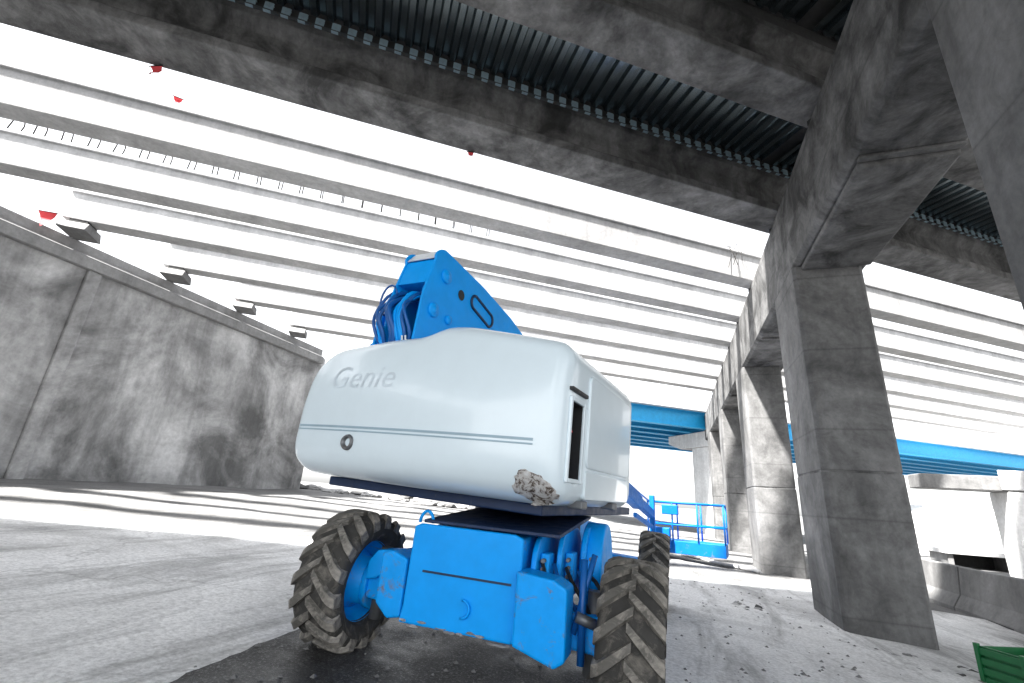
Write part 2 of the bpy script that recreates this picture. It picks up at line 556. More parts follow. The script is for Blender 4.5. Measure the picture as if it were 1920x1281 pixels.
# deck of corrugated forms and slab
def build_deck(x0, x1, label, s_lo):
    dk = root('bridge_deck', st(5.9, t_at_x(5.9, x0), ZS))
    tag(dk, label, 'deck')
    base = WORLD[dk.name]
    inv = base.inverted()
    PITCH = 0.231
    hgt = 0.075
    bays = [(5.68, 3.85), (3.35, 1.52), (1.02, -0.81), (-1.31, -3.14), (-3.64, -5.47)]
    sheet_n = 4
    for (sa, sbb) in bays:
        ta, tb = t_at_x((sa + sbb) / 2, x0), t_at_x((sa + sbb) / 2, x1)
        n = int((tb - ta) / (PITCH * sheet_n))
        me = None
        for k in range(n):
            if me is None:
                prof = []
                for q in range(sheet_n):
                    o = q * PITCH
                    prof += [(o, 0), (o + PITCH * .36, 0), (o + PITCH * .50, hgt), (o + PITCH * .86, hgt)]
                prof.append((sheet_n * PITCH - 0.004, 0))
                vs = []
                for (tt, zz) in prof:
                    vs += [(NX * sa + DX * tt, NY * sa + DY * tt, zz), (NX * sbb + DX * tt, NY * sbb + DY * tt, zz)]
                fs = [(2 * a, 2 * a + 1, 2 * a + 3, 2 * a + 2) for a in range(len(prof) - 1)]
                me = MB().add(vs, fs).mesh('form_sheet', False)
                me.materials.append(M['galv'])
            t = ta + k * PITCH * sheet_n
            put('form_sheet', me, None, dk, T(DX * t, DY * t, ZS + random.uniform(-.002, .002)))
    # closure tabs standing in the rib ends along the edge girder
    tm = MB()
    tm.box((-0.062, -0.035, 0.0), (0.062, -0.028, 0.19)).box((-0.05, -0.035, 0.19), (0.05, 0.03, 0.197)).box((-0.05, -0.075, -0.006), (0.05, -0.028, 0.0)).box((-0.05, -0.045, 0.09), (0.05, -0.0352, 0.10))
    tme = tm.mesh('form_tab')
    tme.materials.append(M['tab'])
    rot = Matrix.Rotation(math.atan2(DY, DX), 4, 'Z')
    ta, tb = t_at_x(5.70, x0), t_at_x(5.70, x1)
    k = math.ceil((max(ta, -6.0) + 0.476) / PITCH)
    while k * PITCH - 0.476 < tb:
        put('form_tab', tme, None, dk, T(*st(5.72, k * PITCH - 0.476, ZT + 0.008)) @ rot)
        k += 1
    # hanger angle on the girder shoulder, slab on top
    ang = MB().prism([(5.665, ZT + 0.0035), (5.78, ZT + 0.0035), (5.78, ZT + 0.007), (5.672, ZT + 0.007), (5.672, ZT + 0.05), (5.665, ZT + 0.05)], ta, tb, lambda u, v, q: inv @ Vector(st(u, q, v)))
    put('hanger_angle', ang.mesh('hanger_angle'), M['steel'], dk, base)
    z0 = ZS + 0.081
    sl = MB().prism([(6.30, z0), (6.30, z0 + 0.22), (s_lo, z0 + 0.22), (s_lo, z0)], t_at_x(5.9, x0), t_at_x(5.9, x1), lambda u, v, q: inv @ Vector(st(u, q, v)))
    put('slab', sl.mesh('slab'), M['deck'], dk, base)
    hn = MB()
    hn.prism([(5.74, ZT + 0.003), (6.16, ZT + 0.003), (6.16, z0 - 0.003), (5.76, z0 - 0.003)], t_at_x(5.9, x0), t_at_x(5.9, x1), lambda u, v, q: inv @ Vector(st(u, q, v)))
    put('haunch', hn.mesh('haunch'), M['deck'], dk, base)
    for c in (3.60, 1.27, -1.06, -3.39, -5.6):
        if c < s_lo:
            continue
        hn = MB().prism([(c - .2, ZT + 0.003), (c + .2, ZT + 0.003), (c + .2, z0 - 0.003), (c - .2, z0 - 0.003)], t_at_x(c, x0), t_at_x(c, x1), lambda u, v, q: inv @ Vector(st(u, q, v)))
        put('haunch', hn.mesh('haunch'), M['deck'], dk, base)

build_deck(WALL_X, 2.62, 'finished bridge deck on ribbed galvanised forms, above the machine at the top', -5.8)
build_deck(2.72, 17, 'finished bridge deck right of the cap beam, ribs glimpsed beside the near column', -5.8)

# ------------------------------------------------------------------ cap beam
cap = root('cap_beam', (2.6, 15, CAP_Z0))
tag(cap, 'long grey concrete cap beam resting on the row of columns, carrying all girder ends', 'beam')
Y0, Y1 = -6.0, 31.0
ch = 0.07
prof = [(CAP_X0 + ch, CAP_Z0), (CAP_X1 - ch, CAP_Z0), (CAP_X1, CAP_Z0 + ch), (CAP_X1, CAP_Z1), (CAP_X0, CAP_Z1), (CAP_X0, CAP_Z0 + ch)]
binv = WORLD[cap.name].inverted()
put('beam', MB().prism(prof, Y0, Y1, lambda u, v, q: binv @ Vector((u, q, v))).mesh('beam'), M['cap'], cap, WORLD[cap.name], 0.012)
for y in (5.15, 11.4, 17.6):
    mb = MB().prism([(CAP_X0 + .08, CAP_Z0 - 0.045), (CAP_X1 - .06, CAP_Z0 - 0.045), (CAP_X1 - .06, CAP_Z0 - 0.002), (CAP_X0 + .08, CAP_Z0 - 0.002)], y, y + 0.09, lambda u, v, q: binv @ Vector((u, q, v)))
    put('joint_ridge', mb.mesh('joint_ridge'), M['cap'], cap, WORLD[cap.name], 0.012)
mb = MB().prism([(CAP_X0 + .09, CAP_Z0 - 0.10), (CAP_X1 - .07, CAP_Z0 - 0.10), (CAP_X1 - .07, CAP_Z0 - 0.003), (CAP_X0 + .09, CAP_Z0 - 0.003)], 5.25, 7.80, lambda u, v, q: binv @ Vector((u, q, v)))
put('drop_panel', mb.mesh('drop_panel'), M['cap'], cap, WORLD[cap.name], 0.03)

# ------------------------------------------------------------------ columns
COLS = [(1.92, 3.42, 'nearest column, dark and huge at the right edge of the picture'),
        (7.82, 9.32, 'broad grey column with a horizontal pour line, right behind the machine'),
        (13.9, 15.4, 'second column of the row, beyond the broad grey one with the pour line'),
        (20.2, 21.7, 'third column of the row, slim with a pale left face'),
        (26.5, 28.0, 'farthest thin column at the end of the row under the cap beam')]
for y0, y1, lab in COLS:
    x0, x1 = 2.05, 3.04
    r = root('bridge_column', ((x0 + x1) / 2, (y0 + y1) / 2, ground_z(2.5)))
    tag(r, lab, 'column', 'columns under the cap beam')
    W = WORLD[r.name]
    hx, hy = (x1 - x0) / 2, (y1 - y0) / 2
    zt = CAP_Z0 - ground_z(2.5) - 0.0
    zj = 2.05
    c = 0.05
    def oct_(hx, hy, c):
        return [(-hx + c, -hy), (hx - c, -hy), (hx, -hy + c), (hx, hy - c), (hx - c, hy), (-hx + c, hy), (-hx, hy - c), (-hx, -hy + c)]
    put('lower_shaft', MB().prism(oct_(hx, hy, c), -0.35, zj, lambda u, v, q: (u, v, q)).mesh('lower_shaft'), M['column'], r, W, 0.01)
    put('pour_joint', MB().prism(oct_(hx - 0.015, hy - 0.015, c), zj + 0.001, zj + 0.03, lambda u, v, q: (u, v, q)).mesh('pour_joint'), M['cap'], r, W)
    put('upper_shaft', MB().prism(oct_(hx - 0.006, hy - 0.006, c), zj + 0.031, zt + (-0.002 if y0 != 7.82 else -0.002), lambda u, v, q: (u, v, q)).mesh('upper_shaft'), M['column'], r, W, 0.01)

# ------------------------------------------------------------------ retaining wall on the left
wall = root('retaining_wall', (WALL_X, 6, 0.96))
tag(wall, 'stained grey concrete retaining wall with coping, left of the machine, girders landing on top', 'wall')
W0 = WORLD[wall.name]
PANELS = [(-16.0, -9.6), (-9.55, -4.2), (-4.15, 1.2), (1.25, 6.10), (6.40, 14.2)]
for k, (a, b) in enumerate(PANELS):
    put('wall_panel', MB().box((-0.5, a - 6, -0.5), (0.02 * (k % 2), b - 6, H + 4.51 - 0.96)).mesh('wall_panel'), M['wall'], wall, W0, 0.015)
put('wall_pilaster', MB().box((-0.5, 6.103 - 6, -0.5), (0.10, 6.397 - 6, H + 4.508 - 0.96)).mesh('wall_pilaster'), M['wall'], wall, W0, 0.02)
zc = H + 4.51 - 0.96
put('coping', MB().prism([(-0.7, zc + 0.002), (0.16, zc + 0.002), (0.16, zc + 0.28), (0.03, zc + 0.34), (0.03, zc + 0.597), (-0.7, zc + 0.597)], -22.0, 8.3, lambda u, v, q: (u, q, v)).mesh('coping'), M['coping'], wall, W0, 0.02)
put('return_face', MB().box((-8, 14.21 - 6, -0.5), (-0.02, 14.6 - 6, zc + 0.3)).mesh('return_face'), M['wall'], wall, W0, 0.02)

# pennants strung along the wall and the bare girders
def pennant(p, s, tilt, label):
    r = root('red_pennant', p)
    tag(r, label, 'flag', 'red warning pennants')
    W = T(*p) @ Matrix.Rotation(tilt, 4, 'Z')
    vs, fs = [], []
    for i in range(5):
        f = i / 4
        for j in (-1, 1):
            vs.append((j * s * 0.5 * (1 - f) + 0.004, 0.04 * math.sin(f * 5) + 0.004 * j, -s * 1.1 * f))
    vs2 = [(x, y + 0.004, z) for x, y, z in vs]
    for i in range(4):
        a = 2 * i
        fs += [(a, a + 1, a + 3, a + 2), (a + 12 - 2, a + 12, a + 13, a + 11)]
    put('cloth', MB().add(vs + vs2, fs, True).mesh('cloth', False), M['red'], r, W)
    put('tie_stick', MB().tube([(-s * .62, 0, 0.0), (s * .62, 0, 0.0)], 0.008, 5).mesh('tie_stick'), M['rebar'], r, W)

pennant(st(6.24, t_at_x(6.24, -6.61), ZB - 0.01), 0.18, 0.2, 'small red pennant hanging below the deck edge girder at upper left')
pennant(st(8.22, t_at_x(8.22, -8.3), ZT_FAR + 0.38), 0.15, 0.9, 'faint red pennant on top of the first bare girder at upper left')
pennant((WALL_X + 0.2, 4.95, H + 5.36), 0.36, 0.6, 'largest red pennant on the wall coping at the left edge')
pennant((WALL_X + 0.2, 9.95, H + 5.32), 0.20, 1.0, 'red pennant on the wall coping close to the machine')
pennant(st(6.24, t_at_x(6.24, -2.94), ZB - 0.01), 0.10, 0.4, 'tiny red pennant below the deck edge girder above the boom')

# ------------------------------------------------------------------ blue steel bridge behind
bb = root('steel_bridge', st(22.7, 0, H + 4.5))
tag(bb, 'bright blue steel girder bridge crossing in the background behind the columns', 'bridge')
Wb = WORLD[bb.name]
bi = Wb.inverted()
def bprism(poly, t0, t1):
    return MB().prism(poly, t0, t1, lambda u, v, q: bi @ Vector(st(u, q, v)))
zb = H + 4.5
BT0 = t_at_x(26, -7.0)
for k in range(7):
    c = 22.9 + 1.75 * k
    pr = [(c - .22, zb), (c + .22, zb), (c + .22, zb + .05), (c + .02, zb + .05), (c + .02, zb + .92), (c + .22, zb + .92), (c + .22, zb + .96), (c - .22, zb + .96), (c - .22, zb + .92), (c - .02, zb + .92), (c - .02, zb + .05), (c - .22, zb + .05)]
    put('steel_girder', bprism(pr, BT0, 75).mesh('steel_girder'), M['blue_steel'], bb, Wb)
put('deck_slab', bprism([(22.3, zb + .963), (34.2, zb + .963), (34.2, zb + 1.2), (22.3, zb + 1.2)], BT0, 75).mesh('deck_slab'), M['pale'], bb, Wb)
put('parapet', bprism([(22.3, zb + 1.203), (22.6, zb + 1.203), (22.5, zb + 1.55), (22.34, zb + 1.55)], BT0, 75).mesh('parapet'), M['pale'], bb, Wb)

def pier(x, y, wx, wy, label, cap_len):
    z0 = ground_z(x)
    r = root('bridge_pier', (x, y, z0))
    tag(r, label, 'pier', 'piers of the blue bridge')
    W = WORLD[r.name] @ Matrix.Rotation(math.atan2(NY, NX) - PI, 4, 'Z')
    ht = H + 4.5 - z0
    put('shaft', MB().box((-wx / 2, -wy / 2, -0.3), (wx / 2, wy / 2, ht - 0.95)).mesh('shaft'), M['pale'], r, W, 0.05)
    put('pier_cap', MB().prism([(-cap_len, ht - 0.55), (-cap_len * .6, ht - 0.948), (cap_len * .6, ht - 0.948), (cap_len, ht - 0.55), (cap_len, ht - 0.02), (-cap_len, ht - 0.02)], -wy * .55, wy * .55, lambda u, v, q: (u, q, v)).mesh('pier_cap'), M['pale'], r, W, 0.04)

pier(2.3, 31.2, 1.5, 1.3, 'slim white pier of the blue bridge seen left of the column row', 3.0)
pr = root('unfinished_pier', (12.8, 23.6, ground_z(12)))
tag(pr, 'white concrete pier with a short cap arm beyond the barrier at the right edge', 'pier')
Wp = WORLD[pr.name]
zt_ = H + 2.0 - ground_z(12)
put('shaft', MB().box((-0.8, -0.6, -0.3), (0.75, 0.6, zt_ - 0.66)).mesh('shaft'), M['pale'], pr, Wp, 0.04)
put('cap_arm', MB().box((-3.4, -0.55, zt_ - 0.657), (2.2, 0.55, zt_ - 0.10)).mesh('cap_arm'), M['barrier'], pr, Wp, 0.04)
put('upstand', MB().box((-0.95, -0.62, zt_ - 0.60), (0.75, -0.553, zt_ + 0.12)).mesh('upstand'), M['pale'], pr, Wp, 0.02)

# concrete slope paving with a dark culvert beyond the barrier
sl = root('slope_paving', (14, 36, -0.46))
tag(sl, 'pale sloped concrete embankment beyond the barrier, under the blue bridge', 'embankment')
for k in range(5):
    x0 = 11.5 + k * 3.0
    put('slope_slab', MB().prism([(0, -0.3), (5.0, -0.3), (5.0, 2.9), (0, 0.0)], 0.0, 2.95, lambda u, v, q: (q, u, v)).mesh('slope_slab'), M['pale'], sl, T(x0, 36, -0.46), 0.02)
cv = root('culvert_box', (12.35, 26.4, -0.48))
tag(cv, 'low dark concrete box opening in front of the sloped embankment at right', 'culvert')
put('side_wall', MB().box((-1.2, 0, -0.2), (-1.0, 1.6, 0.55)).mesh('side_wall'), M['barrier'], cv, WORLD[cv.name], 0.02)
put('side_wall', MB().box((1.0, 0, -0.2), (1.2, 1.6, 0.55)).mesh('side_wall'), M['barrier'], cv, WORLD[cv.name], 0.02)
put('roof_slab', MB().box((-1.3, -0.1, 0.553), (1.3, 1.7, 0.75)).mesh('roof_slab'), M['pale'], cv, WORLD[cv.name], 0.02)
put('back_wall', MB().box((-0.997, 1.4, -0.2), (0.997, 1.59, 0.548)).mesh('back_wall'), M['bearing'], cv, WORLD[cv.name])

# ------------------------------------------------------------------ safety barrier on the right
BX = 5.75
BL = 3.0
bprof = [(-0.30, -0.1), (0.30, -0.1), (0.30, 0.08), (0.15, 0.32), (0.09, 0.86), (-0.09, 0.86), (-0.15, 0.32), (-0.30, 0.08)]
bme = MB().prism(bprof, -BL / 2 + 0.015, BL / 2 - 0.015, lambda u, v, q: (u, q, v)).mesh('barrier_body')
bme.materials.append(M['barrier'])
blab = ['nearest grey concrete barrier segment at the right edge', 'second grey barrier segment beside the broad column, right side',
        'third grey barrier segment hidden mostly by the broad column', 'fourth grey barrier segment, behind the broad column',
        'fifth and farthest grey barrier segment of the run']
for k in range(5):
    y = 8.6 + k * BL
    r = root('concrete_barrier', (BX, y, ground_z(BX)))
    tag(r, blab[k], 'barrier', 'barrier segments right of the columns')
    put('barrier_body', bme, None, r, WORLD[r.name] @ Matrix.Rotation(random.uniform(-.008, .008), 4, 'Z'), 0.02)
    put('drain_slot', MB().box((-0.302, -0.35, -0.02), (-0.2, 0.35, 0.06)).mesh('drain_slot'), M['black'], r, WORLD[r.name])

# ------------------------------------------------------------------ green crate, pipe, rubble
gx, gy = 3.22, 6.55
g = root('green_crate', (gx, gy, ground_z(gx)))
tag(g, 'green slatted plastic crate on the ground at the bottom right corner', 'crate')
Wg = WORLD[g.name] @ Matrix.Rotation(0.45, 4, 'Z')
for sgn, ax in ((-1, 0), (1, 0), (-1, 1), (1, 1)):
    for k in range(4):
        z0 = 0.03 + k * 0.085
        if ax == 0:
            mb = MB().box((-0.30, sgn * 0.2 - 0.008, z0), (0.30, sgn * 0.2 + 0.008, z0 + 0.06))
        else:
            mb = MB().box((sgn * 0.3 - 0.008, -0.19, z0), (sgn * 0.3 + 0.008, 0.19, z0 + 0.06))
        put('slat', mb.mesh('slat'), M['green'], g, Wg, 0.004)
for sx in (-1, 1):
    for sy in (-1, 1):
        put('corner_post', MB().box((sx * 0.30 - .02, sy * 0.2 - .02, 0.0), (sx * .30 + .02, sy * .2 + .02, 0.38)).mesh('corner_post'), M['green'], g, Wg, 0.004)
for sgn in (-1, 1):
    put('side_panel', MB().box((-.288, sgn * .176 - .006, .027), (.288, sgn * .176 + .006, .36)).mesh('side_panel'), M['green'], g, Wg)
    put('side_panel', MB().box((sgn * .276 - .006, -.168, .027), (sgn * .276 + .006, .168, .36)).mesh('side_panel'), M['green'], g, Wg)
put('crate_floor', MB().box((-.29, -.19, 0.005), (.29, .19, 0.025)).mesh('crate_floor'), M['green'], g, Wg)

pts = []
for k in range(15):
    f = k / 14
    x, y = 0.2 + 1.75 * f, 14.95 - 1.5 * f + 0.10 * math.sin(f * 6)
    pts.append((x, y, ground_z(x) + gnoise(x, y) + 0.045))
tag(put('ground_pipe', MB().tube(pts, 0.045, 8).mesh('ground_pipe'), M['pale']), 'pale pipe lying on the ground in front of the column bases', 'pipe')

def rock_mesh(seed, n=1):
    bm = bmesh.new()
    bmesh.ops.create_icosphere(bm, subdivisions=1 + n, radius=1.0)
    for v in bm.verts:
        d = 0.75 + 0.5 * noise.noise(v.co * 1.3 + Vector((seed * 7.1, 0, 0)))
        q = v.co * d
        v.co = (q.x, q.y * 0.8, max(q.z * 0.55, -0.25))
    me = bpy.data.meshes.new('rubble_stone')
    bm.to_mesh(me)
    bm.free()
    me.materials.append(M['rock'])
    return me
ROCKS = [rock_mesh(k) for k in range(6)]

def stone(x, y, s, label, group):
    o = put('rubble_stone', random.choice(ROCKS), None, None, T(x, y, ground_z(x) + gnoise(x, y) + s * 0.1) @ Matrix.Rotation(random.uniform(0, 6.28), 4, 'Z') @ Matrix.Diagonal((s, s, s * random.uniform(.6, 1.1), 1)))
    tag(o, label, 'stone', group)

for k in range(60):
    f = k / 59
    x = -14.2 + 7.2 * f + random.uniform(-.3, .3)
    y = 15.7 + 4.2 * f + random.uniform(-.7, .9)
    stone(x, y, random.uniform(0.14, 0.46), 'broken stone in the rubble heap at the end of the wall, under the counterweight', 'rubble at the wall end')
for k in range(14):
    stone(1.02 + random.uniform(-.25, .25), 8.2 + random.uniform(-.22, .22), random.uniform(.03, .10), 'small dark stone in the debris patch between machine and broad column', 'debris before the column')
for k in range(22):
    stone(2.5 + random.uniform(-.45, .5), 6.85 + random.uniform(-.4, .35), random.uniform(.03, .09), 'small stone on the ground at the foot of the broad column', 'debris at the column foot')
vs = []
for k in range(420):                       # scattered gravel
    x, y = (random.uniform(-0.1, 2.0), random.uniform(2.6, 11)) if k % 3 else (random.uniform(-2.7, -0.2), random.uniform(1.9, 5))
    vs.append((x, y, random.uniform(.008, .03)))
mb = MB()
for x, y, s in vs:
    z = ground_z(x) + gnoise(x, y) + (0.03 if x < -0.1 else 0.018)
    a = random.uniform(0, 6.28)
    c_, s_ = math.cos(a) * s, math.sin(a) * s
    mb.add([(x + c_, y + s_, z), (x - s_, y + c_, z), (x - c_, y - s_, z), (x + s_, y - c_, z), (x + s * .2, y, z + s * .7)], [(0, 1, 4), (1, 2, 4), (2, 3, 4), (3, 0, 4)])
tag(put('gravel', mb.mesh('gravel'), M['barrier']), 'loose grey gravel scattered around the machine wheels', 'gravel', kind='stuff')

# ------------------------------------------------------------------ boom lift
lift = root('boom_lift', (-1.23, 4.6, ground_z(-1.23)))
tag(lift, 'blue boom lift with a big white counterweight and lugged tyres, seen from behind', 'boom lift')
ROLL = math.atan(0.0715)
# chassis frame: origin on the ground under the front axle, x right, y away, z up
CW = T(-1.28, 3.2, ground_z(-1.23)) @ Matrix.Rotation(ROLL, 4, 'Y')
CB = T(-1.28, 3.2, ground_z(-1.23)) @ Matrix.Rotation(ROLL * 0.35, 4, 'Y')
# turret frame: origin at the bottom centre of the tail
TA = math.radians(9)
TW = T(-1.755, 2.73, H + 0.04) @ Matrix.Rotation(-TA, 4, 'Z') @ Matrix.Rotation(math.radians(3.0), 4, 'Y')
def part(name, mb, mat, W, parent=lift, bevel=0.0, seg=2, fix=True):
    return put(name, mb.mesh(name, fix) if isinstance(mb, MB) else mb, mat, parent, W, bevel, seg)

# ---- wheels
TR, TWD, WB = 0.46, 0.35, 3.45
hw = TWD / 2
prof = [(-hw * .62, .26), (-hw * .86, .285), (-hw, .335), (-hw * 1.0, .375), (-hw * .92, .41), (-hw * .70, .425), (0, .432), (hw * .70, .425), (hw * .92, .41), (hw, .375), (hw, .335), (hw * .86, .285), (hw * .62, .26)]
tyre_me = MB().lathe(prof, 56, True).mesh('wheel'); tyre_me.materials.append(M['rubber'])
rim_me = MB().lathe([(-hw * .66, .262), (-hw * .70, .280), (-hw * .62, .282), (-hw * .52, .235), (-.02, .225), (-.02, .10), (.01, .10), (.01, .225), (hw * .52, .235), (hw * .62, .282), (hw * .70, .280), (hw * .66, .262)], 48, False).mesh('rim'); rim_me.materials.append(M['blue_dirty'])
hub_me = MB().lathe([(-.20, 0.0005), (-.20, .11), (-.16, .15), (-.05, .16), (-.03, .19), (.02, .19), (.03, .11), (.11, .10), (.12, .0005)], 32).mesh('hub'); hub_me.materials.append(M['blue_dirty'])
bolt_me = MB().lathe([(0, 0.0005), (0, .016), (.03, .016), (.03, .0005)], 6).mesh('wheel_bolt'); bolt_me.materials.append(M['steel'])
def lug_mesh(sgn):
    n = 6
    vs, fs = [], []
    for i in range(n + 1):
        f = i / n
        ax = sgn * (-0.015 + (hw + 0.022) * f)
        th = 0.36 * f - 0.05 if f < 0.85 else 0.36 * 0.85 - 0.05 + 0.05 * (f - .85) / .15
        half = 0.060 + 0.028 * f
        drop = 0.0 if f < 0.7 else 0.034 * ((f - .7) / .3) ** 1.5
        rt, rb = TR - drop, (0.415 if f < 0.8 else 0.36)
        for (r_, h_) in ((rb, half * 1.25), (rt, half * 0.82), (rt, -half * 0.82), (rb, -half * 1.25)):
            a = th + h_
            vs.append((ax, r_ * math.cos(a), r_ * math.sin(a)))
    for i in range(n):
        for k in range(3):
            a = i * 4 + k
            fs.append((a, a + 1, a + 5, a + 4))
    fs += [(0, 1, 2, 3), (n * 4, n * 4 + 1, n * 4 + 2, n * 4 + 3)]
    me = MB().add(vs, fs).mesh('tread_lug')
    me.materials.append(M['lug'])
    return me
lugs = {-1: lug_mesh(-1), 1: lug_mesh(1)}
NL = 17
for sx, wy, off in ((-1, 0, 0.06), (1, 0, 0.21), (1, WB, 0.1), (-1, WB, 0.3)):
    W = CW @ T(sx * 1.0, wy, TR) @ Matrix.Rotation(off, 4, 'X')
    wh = put('wheel', tyre_me, None, lift, W)
    flip = Matrix.Identity(4) if sx > 0 else Matrix.Rotation(PI, 4, 'Z')
    put('rim', rim_me, None, wh, W)
    put('hub', hub_me, None, wh, W @ flip)
    for k in range(9):
        a = 2 * PI * k / 9
        put('wheel_bolt', bolt_me, None, wh, W @ flip @ Matrix.Rotation(a, 4, 'X') @ T(0.018, 0.15, 0))
    for k in range(NL):
        a = 2 * PI * k / NL
        put('tread_lug', lugs[1], None, wh, W @ Matrix.Rotation(a, 4, 'X'))
        put('tread_lug', lugs[-1], None, wh, W @ Matrix.Rotation(a + PI / NL, 4, 'X'))

# ---- chassis
def boxm(lo, hi):
    return MB().box(lo, hi)
part('chassis_frame', MB().prism([(-0.24, 0.40), (4.0, 0.40), (4.0, 0.86), (2.2, 0.98), (0.75, 0.98), (-0.20, 0.92)], -0.36, 0.36, lambda u, v, q: (q, u, v)), M['blue_dirty'], CB, bevel=0.02)
fp = part('front_plate', MB().prism([(-0.40, 0.36), (0.36, 0.36), (0.385, 0.46), (0.385, 0.93), (0.33, 0.95), (-0.33, 0.95), (-0.375, 0.93), (-0.385, 0.46)], -0.285, -0.243, lambda u, v, q: (u, q, v)), M['blue'], CB, bevel=0.014, seg=3)
part('weld_seam', boxm((-0.27, -0.292, 0.665), (0.33, -0.284, 0.677)), M['blue_dark'], CB, parent=fp)
lugp = [(0.05 * math.cos(a), 0.05 * math.sin(a)) for a in [PI * k / 8 - PI / 2 for k in range(9)]]
part('tie_down_ring', MB().tube([(0.03 + u, -0.30, 0.50 + v) for u, v in lugp], 0.008, 6), M['blue_dirty'], CB, parent=fp)
part('top_deck', MB().prism([(-0.23, 0.953), (0.95, 1.04), (0.95, 1.065), (-0.23, 0.975)], -0.34, 0.60, lambda u, v, q: (q, u, v)), M['blue_dark'], CB, bevel=0.006)
part('lifting_ring', MB().tube([(-0.335 + 0.05 * math.cos(a), -0.20, 0.95 + 0.075 * math.sin(a)) for a in [PI * k / 10 for k in range(11)]], 0.011, 7), M['blue'], CB)
part('turntable_ring', MB().prism([(0.52 * math.cos(2 * PI * k / 40), 0.52 * math.sin(2 * PI * k / 40)) for k in range(40)], 0.90, 1.20, lambda u, v, q: (u - 0.10, v + 1.42, q), True), M['blue_dark'], CB, bevel=0.01)
# right flank: upright rounded plates with fittings
def round_plate(y0, y1, z0, z1, r):
    pts = [(y0, z0), (y1, z0)]
    for k in range(7):
        a = PI / 2 * k / 6
        pts.append((y1 - r + r * math.cos(a), z1 - r + r * math.sin(a)))
    for k in range(7):
        a = PI / 2 + PI / 2 * k / 6
        pts.append((y0 + r + r * math.cos(a), z1 - r + r * math.sin(a)))
    return pts
for k, (xx, yy, hh) in enumerate(((0.40, -0.14, 0.95), (0.52, 0.06, 0.98), (0.64, 0.28, 1.0))):
    part('flank_plate', MB().prism(round_plate(yy, yy + 0.75, 0.52, hh, 0.20), xx, xx + 0.035, lambda u, v, q: (q, u, v), False), M['blue'], CB, bevel=0.008)
    fb = part('valve_block', MB().box((xx + 0.037, yy + 0.10, 0.66), (xx + 0.095, yy + 0.24, 0.84)), M['blue_dirty'], CB, bevel=0.01)
    for q in range(3):
        part('fitting', MB().tube([(xx + 0.065, yy + 0.10, 0.70 + .05 * q), (xx + 0.065, yy + 0.05, 0.70 + .05 * q)], 0.014, 6), M['steel'], CB, parent=fb)
part('motor_drum', MB().prism([(0.66 + 0.33 * math.cos(2 * PI * k / 36), 0.72 + 0.31 * math.sin(2 * PI * k / 36)) for k in range(36)], 0.62, 0.78, lambda u, v, q: (q, u, v), True), M['blue'], CB, bevel=0.02, seg=3)
# axle and steering
part('axle_beam', boxm((-0.84, -0.12, 0.38), (0.84, 0.12, 0.58)), M['blue_dirty'], CW, bevel=0.02)
part('axle_beam', boxm((-0.84, WB - 0.12, 0.38), (0.84, WB + 0.12, 0.58)), M['blue_dirty'], CW, bevel=0.02)
part('axle_box', MB().prism([(0.372, 0.37), (0.62, 0.30), (0.68, 0.34), (0.68, 0.70), (0.60, 0.74), (0.372, 0.76)], -0.34, -0.125, lambda u, v, q: (u, q, v)), M['blue_dirty'], CB, bevel=0.016)
part('steer_bracket', MB().prism([(-0.402, 0.38), (-0.402, 0.72), (-0.52, 0.76), (-0.60, 0.74), (-0.60, 0.44), (-0.50, 0.36)], -0.27, 0.10, lambda u, v, q: (u, q, v)), M['blue_dirty'], CB, bevel=0.016)
part('steer_arm', MB().prism([(-0.604, 0.60), (-0.604, 0.72), (-0.74, 0.70), (-0.80, 0.62), (-0.80, 0.50), (-0.72, 0.52)], -0.16, 0.02, lambda u, v, q: (u, q, v)), M['blue'], CW, bevel=0.012)
for sx in (-1, 1):
    part('steer_knuckle', MB().prism([(0.15 * math.cos(2 * PI * k / 24), 0.46 + 0.17 * math.sin(2 * PI * k / 24)) for k in range(24)], sx * 0.845, sx * 0.79, lambda u, v, q: (q, u, v), True), M['blue_dirty'], CW, bevel=0.012)
    part('king_pin', MB().tube([(sx * 0.76, 0, 0.24), (sx * 0.76, 0, 0.70)], 0.045, 12), M['steel'], CW)
part('steer_cylinder', MB().tube([(0.685, -0.20, 0.58), (0.80, -0.17, 0.55)], 0.03, 10), M['steel'], CW)
part('tie_rod', MB().tube([(0.74, -0.17, 0.30), (0.74, -0.15, 0.85)], 0.022, 8), M['blue_hose'], CB)
part('tie_rod', MB().tube([(0.69, -0.17, 0.45), (0.80, -0.12, 0.88)], 0.018, 8), M['blue_hose'], CB)
for k in range(5):
    x = 0.45 + 0.07 * k
    part('hydraulic_hose', MB().tube([(x, -0.05 + .05 * k, 0.80 - .02 * k), (x + .05, -0.12 + .05 * k, 0.70), (x + .14, -0.14 + .04 * k, 0.60), (x + .20, -0.06, 0.50)], 0.013, 7), M['blue_hose' if k % 2 else 'black'], CB)

# mud crusted along the lower edge
for k in range(16):
    f = k / 15
    o = put('mud_lump', ROCKS[k % 6], None, lift, CB @ T(-0.36 + 0.98 * f, -0.275 - random.uniform(0, .02), 0.365 - 0.05 * max(0, f - .7) + random.uniform(-.02, .02)) @ Matrix.Diagonal((random.uniform(.03, .06), .02, .02, 1)))

